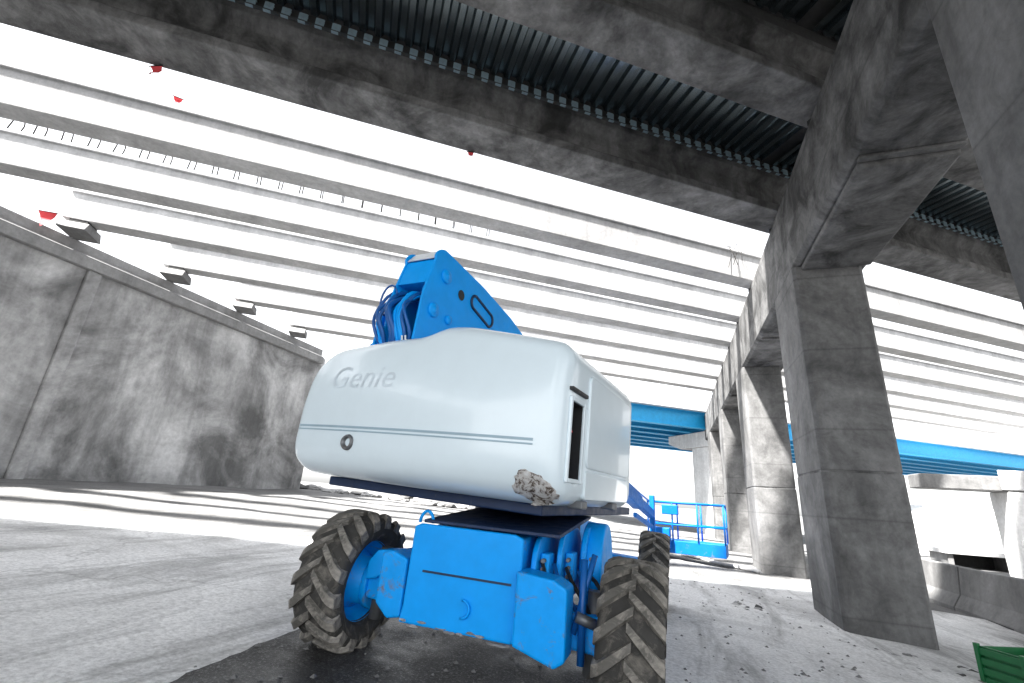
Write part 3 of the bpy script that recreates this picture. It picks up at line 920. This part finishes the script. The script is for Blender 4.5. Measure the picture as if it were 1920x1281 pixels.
# ---- counterweight and turret cover
def arc(cx, cz, r, a0, a1, n):
    return [(cx + r * math.cos(a0 + (a1 - a0) * k / n), cz + r * math.sin(a0 + (a1 - a0) * k / n)) for k in range(n + 1)]
D = math.radians
def densify(pts, d):
    outp = []
    for i, p in enumerate(pts):
        q = pts[(i + 1) % len(pts)]
        L = math.hypot(q[0] - p[0], q[1] - p[1])
        n = max(1, int(L / d))
        outp += [(p[0] + (q[0] - p[0]) * k / n, p[1] + (q[1] - p[1]) * k / n) for k in range(n)]
    return outp
outline = []
outline += arc(-1.05, 0.13, 0.15, D(180 + 12), D(270), 7)
outline += [(0.0, -0.03)]
outline += arc(1.03, 0.09, 0.12, D(270), D(360), 7)
outline += [(1.15, 0.55)]
outline += arc(0.98, 0.84, 0.17, D(5), D(70), 7)
outline += [(0.62, 1.08), (0.34, 1.135), (0.16, 1.145), (0.08, 1.12), (0.02, 1.08), (-0.06, 1.062), (-0.35, 1.055), (-0.70, 1.02)]
outline += arc(-0.86, 0.68, 0.33, D(98), D(168), 9)
outline += [(-1.205, 0.45)]
outline = densify(outline, 0.05)
def smooth_loop(p, it):
    for _ in range(it):
        n = len(p)
        p = [((p[i - 1][0] + 2 * p[i][0] + p[(i + 1) % n][0]) / 4, (p[i - 1][1] + 2 * p[i][1] + p[(i + 1) % n][1]) / 4) for i in range(n)]
    return p
outline = smooth_loop(outline, 1)
def inset(p, d):
    n = len(p)
    res = []
    for i in range(n):
        tx, tz = p[(i + 1) % n][0] - p[i - 1][0], p[(i + 1) % n][1] - p[i - 1][1]
        L = math.hypot(tx, tz)
        res.append((p[i][0] - tz / L * d, p[i][1] + tx / L * d))
    return res
TL_ = 1.80
loops = []
rr = 0.10
def bulge(x, z):
    return 0.09 * (x / 1.15) ** 2 + (0.10 * max(0, (0.22 - z) / 0.22) ** 2 if z < 0.22 else 0.0) + 0.10 * max(0, (z - 0.45) / 0.6) ** 2
for k in range(7):                          # front end rounding
    a = PI / 2 * k / 6
    loops.append([(x, TL_ - rr + rr * math.cos(PI / 2 - a) if k else TL_, z) for x, z in inset(outline, rr - rr * math.sin(a))])
loops = []
def ring(d, y, b):
    return [(x, y + b * bulge(x, z), z) for x, z in inset(outline, d)]
N6 = 6
for k in range(N6 + 1):
    a = PI / 2 * k / N6
    loops.append(ring(rr * (1 - math.sin(a)), TL_ - rr * (1 - math.cos(a)), 0))
for y in (1.2, 0.9, 0.6, 0.35):
    loops.append(ring(0, y, 0))
for k in range(N6 + 1):
    a = PI / 2 * k / N6
    loops.append(ring(rr * (1 - math.cos(a)), rr * (1 - math.sin(a)), 1.0 if k > 0 else 0.9))
base2 = smooth_loop(inset(outline, rr), 3)
cxm, czm = 0.0, 0.5
for f in (0.95, 0.88, 0.80, 0.66, 0.5, 0.34, 0.18):
    l = []
    base2 = smooth_loop(base2, 12)
    for x, z in base2:
        x2, z2 = cxm + (x - cxm) * f, czm + (z - czm) * f
        l.append((x2, bulge(x2, z2), z2))
    loops.append(l)
n = len(outline)
vs = [p for l in loops for p in l]
fs = []
for i in range(len(loops) - 1):
    for k in range(n):
        l = (k + 1) % n
        fs.append((i * n + k, i * n + l, (i + 1) * n + l, (i + 1) * n + k))
vs.append((cxm, bulge(cxm, czm), czm))
last = (len(loops) - 1) * n
for k in range(n):
    fs.append((last + k, last + (k + 1) % n, len(vs) - 1))
fs.append(tuple(range(n)))
shell_me = MB().add(vs, fs, True).mesh('counterweight')
shell_bvh = BVHTree.FromPolygons([tuple(v.co) for v in shell_me.vertices], [tuple(p.vertices) for p in shell_me.polygons])
shell = put('counterweight', shell_me, M['shell'], lift, TW)
shell_me.materials.append(M['black'])

def rear_y(x, z):
    h = shell_bvh.ray_cast(Vector((x, -1.0, z)), Vector((0, 1, 0)))
    return h[0].y if h[0] else None

# opening in the right flank, cut into the shell
cut = put('cutter', MB().box((0.95, 0.20, 0.14), (1.30, 0.42, 0.60)).mesh('cutter'), M['black'], None, TW)
bo = shell.modifiers.new('opening', 'BOOLEAN')
bo.object = cut
bo.operation = 'DIFFERENCE'
bo.solver = 'EXACT'
bpy.context.view_layer.update()
dg = bpy.context.evaluated_depsgraph_get()
cut_me = bpy.data.meshes.new_from_object(shell.evaluated_get(dg), depsgraph=dg)
shell.modifiers.clear()
for p in cut_me.polygons:
    c = p.center
    inside = 0.94 < c.x < 1.143 and 0.195 < c.y < 0.425 and 0.135 < c.z < 0.605
    p.material_index = 1 if inside else 0
    if inside:
        p.use_smooth = False
old = shell.data
shell.data = cut_me
cut_me.name = 'counterweight'
if len(cut_me.materials) < 2:
    cut_me.materials.clear(); cut_me.materials.append(M['shell']); cut_me.materials.append(M['black'])
cm = cut.data
bpy.data.objects.remove(cut)
bpy.data.meshes.remove(cm)

fr = MB()
def frame_bar(lo, hi):
    fr.box(lo, hi)
frame_bar((1.146, 0.175, 0.115), (1.165, 0.205, 0.625)); frame_bar((1.146, 0.415, 0.115), (1.165, 0.445, 0.625))
frame_bar((1.146, 0.206, 0.115), (1.165, 0.414, 0.14)); frame_bar((1.146, 0.206, 0.60), (1.165, 0.414, 0.625))
op = part('opening_frame', fr, M['shell'], TW, bevel=0.006)
part('hinge_bar', boxm((1.13, 0.17, 0.66), (1.172, 0.46, 0.685)), M['black'], TW, bevel=0.006)
part('inner_post', boxm((0.99, 0.34, 0.142), (1.02, 0.37, 0.598)), M['shell_trim'], TW, parent=op)
part('red_handle', MB().tube([(1.08, 0.33, 0.47), (1.10, 0.35, 0.42)], 0.018, 8), M['red'], TW, parent=op)
part('blue_pump', MB().tube([(1.06, 0.33, 0.145), (1.06, 0.33, 0.23)], [0.045, 0.035], 10), M['blue'], TW, parent=op)
# rear side door, gently proud
def door(y0, y1, z0, z1, r, x0, x1):
    pts = arc(y0 + r, z0 + r, r, D(180), D(270), 4) + arc(y1 - r, z0 + r, r, D(270), D(360), 4) + arc(y1 - r, z1 - r, r, 0, D(90), 4) + arc(y0 + r, z1 - r, r, D(90), D(180), 4)
    return MB().prism(pts, x0, x1, lambda u, v, q: (q, u, v))
part('engine_cover', door(0.52, 1.62, 0.22, 0.84, 0.05, 1.10, 1.164), M['shell'], TW, bevel=0.012, seg=3)
part('skirt_cover', door(0.52, 1.62, 0.02, 0.205, 0.03, 1.09, 1.160), M['shell'], TW, bevel=0.012, seg=3)
for yy in (0.48, 1.20):
    part('cover_latch', boxm((1.06, yy, -0.035), (1.165, yy + 0.10, 0.015)), M['steel'], TW, bevel=0.01)
# groove along the tail
def strip(x0, x1, z, h, proud, n=50):
    vs, fs = [], []
    for i in range(n + 1):
        x = x0 + (x1 - x0) * i / n
        for dz, pr in ((-h, -0.01), (-h, proud), (h, proud), (h, -0.01)):
            y = rear_y(x, z + dz)
            vs.append((x, (y if y is not None else 0.1) - pr, z + dz))
    for i in range(n):
        for k in range(3):
            a = i * 4 + k
            fs.append((a, a + 1, a + 5, a + 4))
    return MB().add(vs, fs, False)
part('tail_trim', strip(-1.12, 0.98, 0.335, 0.008, 0.004), M['shell_trim'], TW, parent=shell)
part('tail_trim', strip(-1.12, 0.98, 0.308, 0.005, 0.004), M['shell_trim'], TW, parent=shell)
# tail light
lx, lz = -0.47, 0.225
ly = rear_y(lx, lz)
lt = part('tie_ring', MB().lathe([(.012, .0005), (.012, .026), (-.012, .032), (-.028, .045), (-.012, .056), (.03, .058)], 20), M['steel'], TW @ T(lx, ly, lz) @ Matrix.Rotation(PI / 2, 4, 'Z') @ Matrix.Rotation(0, 4, 'X'), parent=shell)
# lettering
cu = bpy.data.curves.new('lettering', 'FONT')
cu.body = 'Genie'
cu.size = 0.25
cu.shear = 0.18
cu.space_character = 1.02
tob = bpy.data.objects.new('lettering', cu)
COL.objects.link(tob)
bpy.context.view_layer.update()
dg = bpy.context.evaluated_depsgraph_get()
tme = bpy.data.meshes.new_from_object(tob.evaluated_get(dg), depsgraph=dg)
bpy.data.objects.remove(tob)
bm = bmesh.new()
bm.from_mesh(tme)
bmesh.ops.triangulate(bm, faces=bm.faces)
bmesh.ops.subdivide_edges(bm, edges=[e for e in bm.edges if e.calc_length() > 0.05], cuts=2, use_grid_fill=True)
wx = [v.co.x for v in bm.verts]
sx = 0.68 / (max(wx) - min(wx))
for v in bm.verts:
    x, z = -0.82 + (v.co.x - min(wx)) * sx, 0.635 + v.co.y
    y = rear_y(x, z)
    v.co = (x, (y if y is not None else 0.05) - 0.003, z)
bm.to_mesh(tme)
bm.free()
tme.name = 'lettering'
tme.materials.clear()
put('lettering', tme, M['letter'], shell, TW)
# broken corner
vs, fs = [], []
NR, NA = 8, 40
for i in range(NR + 1):
    for k in range(NA):
        a = 2 * PI * k / NA
        r_ = (i / NR) * (1 + 0.45 * noise.noise((math.cos(a) * 1.5, math.sin(a) * 1.5, 5)) + 0.16 * noise.noise((math.cos(a) * 5, math.sin(a) * 5, 8)))
        x, z = 0.975 + 0.145 * r_ * math.cos(a) + 0.02 * math.sin(a), 0.06 + 0.085 * r_ * math.sin(a) - 0.03 * math.cos(a) * r_
        y = rear_y(x, z)
        if y is None:
            y = 0.16
        k2 = (1 - i / NR)
        vs.append((x, y - 0.003 - (0.012 * k2 ** .6 * (0.6 + 0.9 * noise.noise((x * 28, z * 28, 2))) if k2 > 0 else -0.012), z))
for i in range(NR):
    for k in range(NA):
        l = (k + 1) % NA
        fs.append((i * NA + k, i * NA + l, (i + 1) * NA + l, (i + 1) * NA + k))
put('broken_patch', MB().add(vs, fs, True).mesh('broken_patch', True), M['chip'], shell, TW)
# roof bits
part('red_beacon', MB().prism([(0.045 * math.cos(2 * PI * k / 16), 0.045 * math.sin(2 * PI * k / 16)) for k in range(16)], 0.98, 1.09, lambda u, v, q: (0.86 + u, 0.5 + v, q), True), M['red'], TW, bevel=0.012)
part('blue_dome', MB().tube([(-0.78, 0.34, 0.95), (-0.74, 0.34, 1.055), (-0.62, 0.34, 1.085), (-0.50, 0.34, 1.06), (-0.46, 0.34, 0.95)], 0.05, 10), M['blue'], TW)
part('turret_floor', MB().box((-0.95, 0.35, -0.10), (0.95, 2.6, -0.031)), M['blue_dark'], TW, bevel=0.01)

# ---- boom: two cheek plates, box sections, jib, platform
plate = [(0.22, 0.95), (0.25, 1.52), (0.335, 1.83)] + arc(0.46, 1.84, 0.14, D(165), D(85), 6) + [(1.10, 1.925), (1.75, 1.82), (2.3, 1.68), (2.3, 1.25), (1.2, 1.0)]
XR, XL = -0.24, -0.57
for xx, side in ((XR, 1), (XL, -1)):
    ck = part('boom_cheek', MB().prism(plate, xx - 0.012, xx + 0.012, lambda u, v, q: (q, u, v)), M['blue'], TW, bevel=0.006)
    for (yy, zz, r_) in ((0.50, 1.745, 0.062), (0.40, 1.39, 0.062), (0.62, 1.38, 0.04)):
        x0 = xx + side * 0.013
        part('pin_boss', MB().lathe([(0, .0005 + r_), (side * 0.02, r_), (side * 0.024, r_ * .8), (side * 0.024, r_ * .45), (side * 0.034, r_ * .4), (side * 0.034, .0005)], 24), M['blue'], TW @ T(x0, yy, zz), parent=ck)
    part('round_hole', MB().lathe([(side * 0.004, .05), (side * 0.004, .0005)], 24), M['black'], TW @ T(xx + side * 0.0125, 0.76, 1.68), parent=ck)
    rim_pts = [(xx + side * 0.018, y, z) for y, z in arc(1.00, 1.70, 0.07, D(90), D(270), 8) + arc(1.28, 1.63, 0.07, D(-90), D(90), 8)]
    part('slot_rim', MB().tube(rim_pts + [rim_pts[0]], 0.014, 6), M['blue_dark'], TW, parent=ck)
part('boom_cap', MB().prism([(0.275, 1.60), (0.345, 1.84), (0.43, 1.945), (0.50, 1.955), (0.50, 1.60)], XL + 0.0125, XR - 0.0125, lambda u, v, q: (q, u, v)), M['blue'], TW, bevel=0.006)
part('cap_decal', MB().prism([(0.338, 1.853), (0.425, 1.962), (0.55, 1.988), (0.55, 1.994), (0.420, 1.969), (0.330, 1.857)], XL + 0.02, XR - 0.02, lambda u, v, q: (q, u, v)), M['silver'], TW)
part('inner_web', boxm((XL + 0.0125, 0.62, 1.0), (XR - 0.0125, 0.66, 1.60)), M['black'], TW)
random.seed(5)
for k in range(11):
    x = XL - 0.06 + 0.36 * random.random()
    a = random.uniform(-0.06, 0.06)
    p = [(x + 0.05, 0.50, 1.52 + .03 * (k % 3)), (x, 0.30 + a * .4, 1.50 + random.uniform(-.05, .04)), (x - 0.05 + a, 0.17 + .05 * random.random(), 1.30 + a), (x + a * 1.5, 0.22, 1.12), (x + 0.08 * random.uniform(-1, 1), 0.32, 0.96)]
    q = []
    for i in range(len(p) - 1):            # smooth the hose
        p0, p1, p2, p3 = Vector(p[max(i - 1, 0)]), Vector(p[i]), Vector(p[i + 1]), Vector(p[min(i + 2, len(p) - 1)])
        for j in range(4):
            t = j / 4
            q.append(0.5 * ((2 * p1) + (-p0 + p2) * t + (2 * p0 - 5 * p1 + 4 * p2 - p3) * t * t + (-p0 + 3 * p1 - 3 * p2 + p3) * t ** 3))
    q.append(Vector(p[-1]))
    part('hydraulic_hose', MB().tube(q, random.choice((0.014, 0.018, 0.022)), 8), M['blue_hose' if k % 3 else 'blue'], TW)
lp = [(XL - 0.05 + 0.0 * k, 0.25, 1.40 + 0.0) for k in range(1)]
lp = [(XL - 0.03 + 0.09 * math.cos(a), 0.25, 1.45 + 0.14 * math.sin(a)) for a in [D(20 + 22 * k) for k in range(12)]]
part('hydraulic_hose', MB().tube(lp, 0.009, 7), M['blue_hose'], TW)
part('hose_bracket', MB().prism([(0.24, 0.95), (0.60, 0.95), (0.60, 1.30), (0.30, 1.36)], XL - 0.13, XL - 0.10, lambda u, v, q: (q, u, v)), M['blue'], TW, bevel=0.008)
for k in range(2):
    part('hose_fitting', MB().tube([(XR - 0.05 - .035 * k, 0.20, 1.10), (XR - 0.05 - .035 * k, 0.215, 1.05), (XR - 0.045 - .035 * k, 0.23, 1.02)], 0.008, 6), M['silver'], TW)

# boom sections in world space, running down to the platform
dirw = Vector((math.sin(TA), math.cos(TA), 0))
def bpt(Y, zrel, x_off=0.0):
    base = Vector((-1.70, 2.73, 0)) + Vector((math.cos(TA), -math.sin(TA), 0)) * (-0.405 + x_off)
    k = (Y - base.y) / dirw.y
    p = base + dirw * k
    return Vector((p.x, p.y, H + zrel))
def box_between(p, q, w, h):
    d = (q - p).normalized()
    sd = d.cross(Vector((0, 0, 1))).normalized()
    up = sd.cross(d)
    vs = []
    for c in (p, q):
        for a, b in ((-1, -1), (1, -1), (1, 1), (-1, 1)):
            vs.append(c + sd * (a * w / 2) + up * (b * h / 2))
    return MB().add(vs, [(3, 2, 1, 0), (4, 5, 6, 7), (0, 1, 5, 4), (1, 2, 6, 5), (2, 3, 7, 6), (3, 0, 4, 7)])
I4 = Matrix.Identity(4)
part('boom_section', box_between(bpt(3.95, 1.62), bpt(8.6, 0.62), 0.28, 0.36), M['blue_sunlit'], I4, bevel=0.02)
part('boom_section', box_between(bpt(8.3, 0.68), bpt(11.4, 0.03), 0.22, 0.28), M['blue_sunlit'], I4, bevel=0.015)
part('jib_arm', box_between(bpt(11.2, 0.10), bpt(12.9, -0.22), 0.16, 0.20), M['blue_sunlit'], I4, bevel=0.015)
part('jib_arm', box_between(bpt(11.1, -0.22), bpt(12.9, -0.52), 0.08, 0.09), M['blue_sunlit'], I4, bevel=0.01)
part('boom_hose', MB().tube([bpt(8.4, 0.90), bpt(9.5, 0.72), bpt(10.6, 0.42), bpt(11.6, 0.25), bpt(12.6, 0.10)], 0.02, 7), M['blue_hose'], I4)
part('jib_post', box_between(bpt(12.98, -0.72), bpt(12.99, 0.24), 0.12, 0.14), M['blue_sunlit'], I4, bevel=0.01)

PC = bpt(13.6, 0)
PW = T(0.36, 13.75, 0.20) @ Matrix.Rotation(-TA, 4, 'Z')
PWD, PD, PH = 0.92, 0.42, 1.12
pf = part('platform_floor', boxm((-PWD, -PD, -0.10), (PWD, PD, 0.20)), M['blue_sunlit'], PW, bevel=0.01)
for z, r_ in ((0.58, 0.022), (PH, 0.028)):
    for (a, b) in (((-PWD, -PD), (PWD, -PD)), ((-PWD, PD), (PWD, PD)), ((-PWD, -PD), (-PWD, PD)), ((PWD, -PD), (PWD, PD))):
        part('guard_rail', MB().tube([(a[0], a[1], z), (b[0], b[1], z)], r_, 8), M['blue_sunlit'], PW, parent=pf)
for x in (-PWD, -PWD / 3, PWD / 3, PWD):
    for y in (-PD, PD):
        part('rail_post', MB().tube([(x, y, 0.20), (x, y, PH)], 0.022, 8), M['blue_sunlit'], PW, parent=pf)
part('control_box', boxm((-0.55, -PD - 0.10, 0.82), (-0.15, -PD + 0.10, 1.06)), M['blue_sunlit'], PW, parent=pf, bevel=0.02)
part('platform_mount', boxm((-0.80, -PD - 0.22, 0.02), (-0.35, -PD - 0.002, 0.50)), M['blue_sunlit'], PW, parent=pf, bevel=0.02)
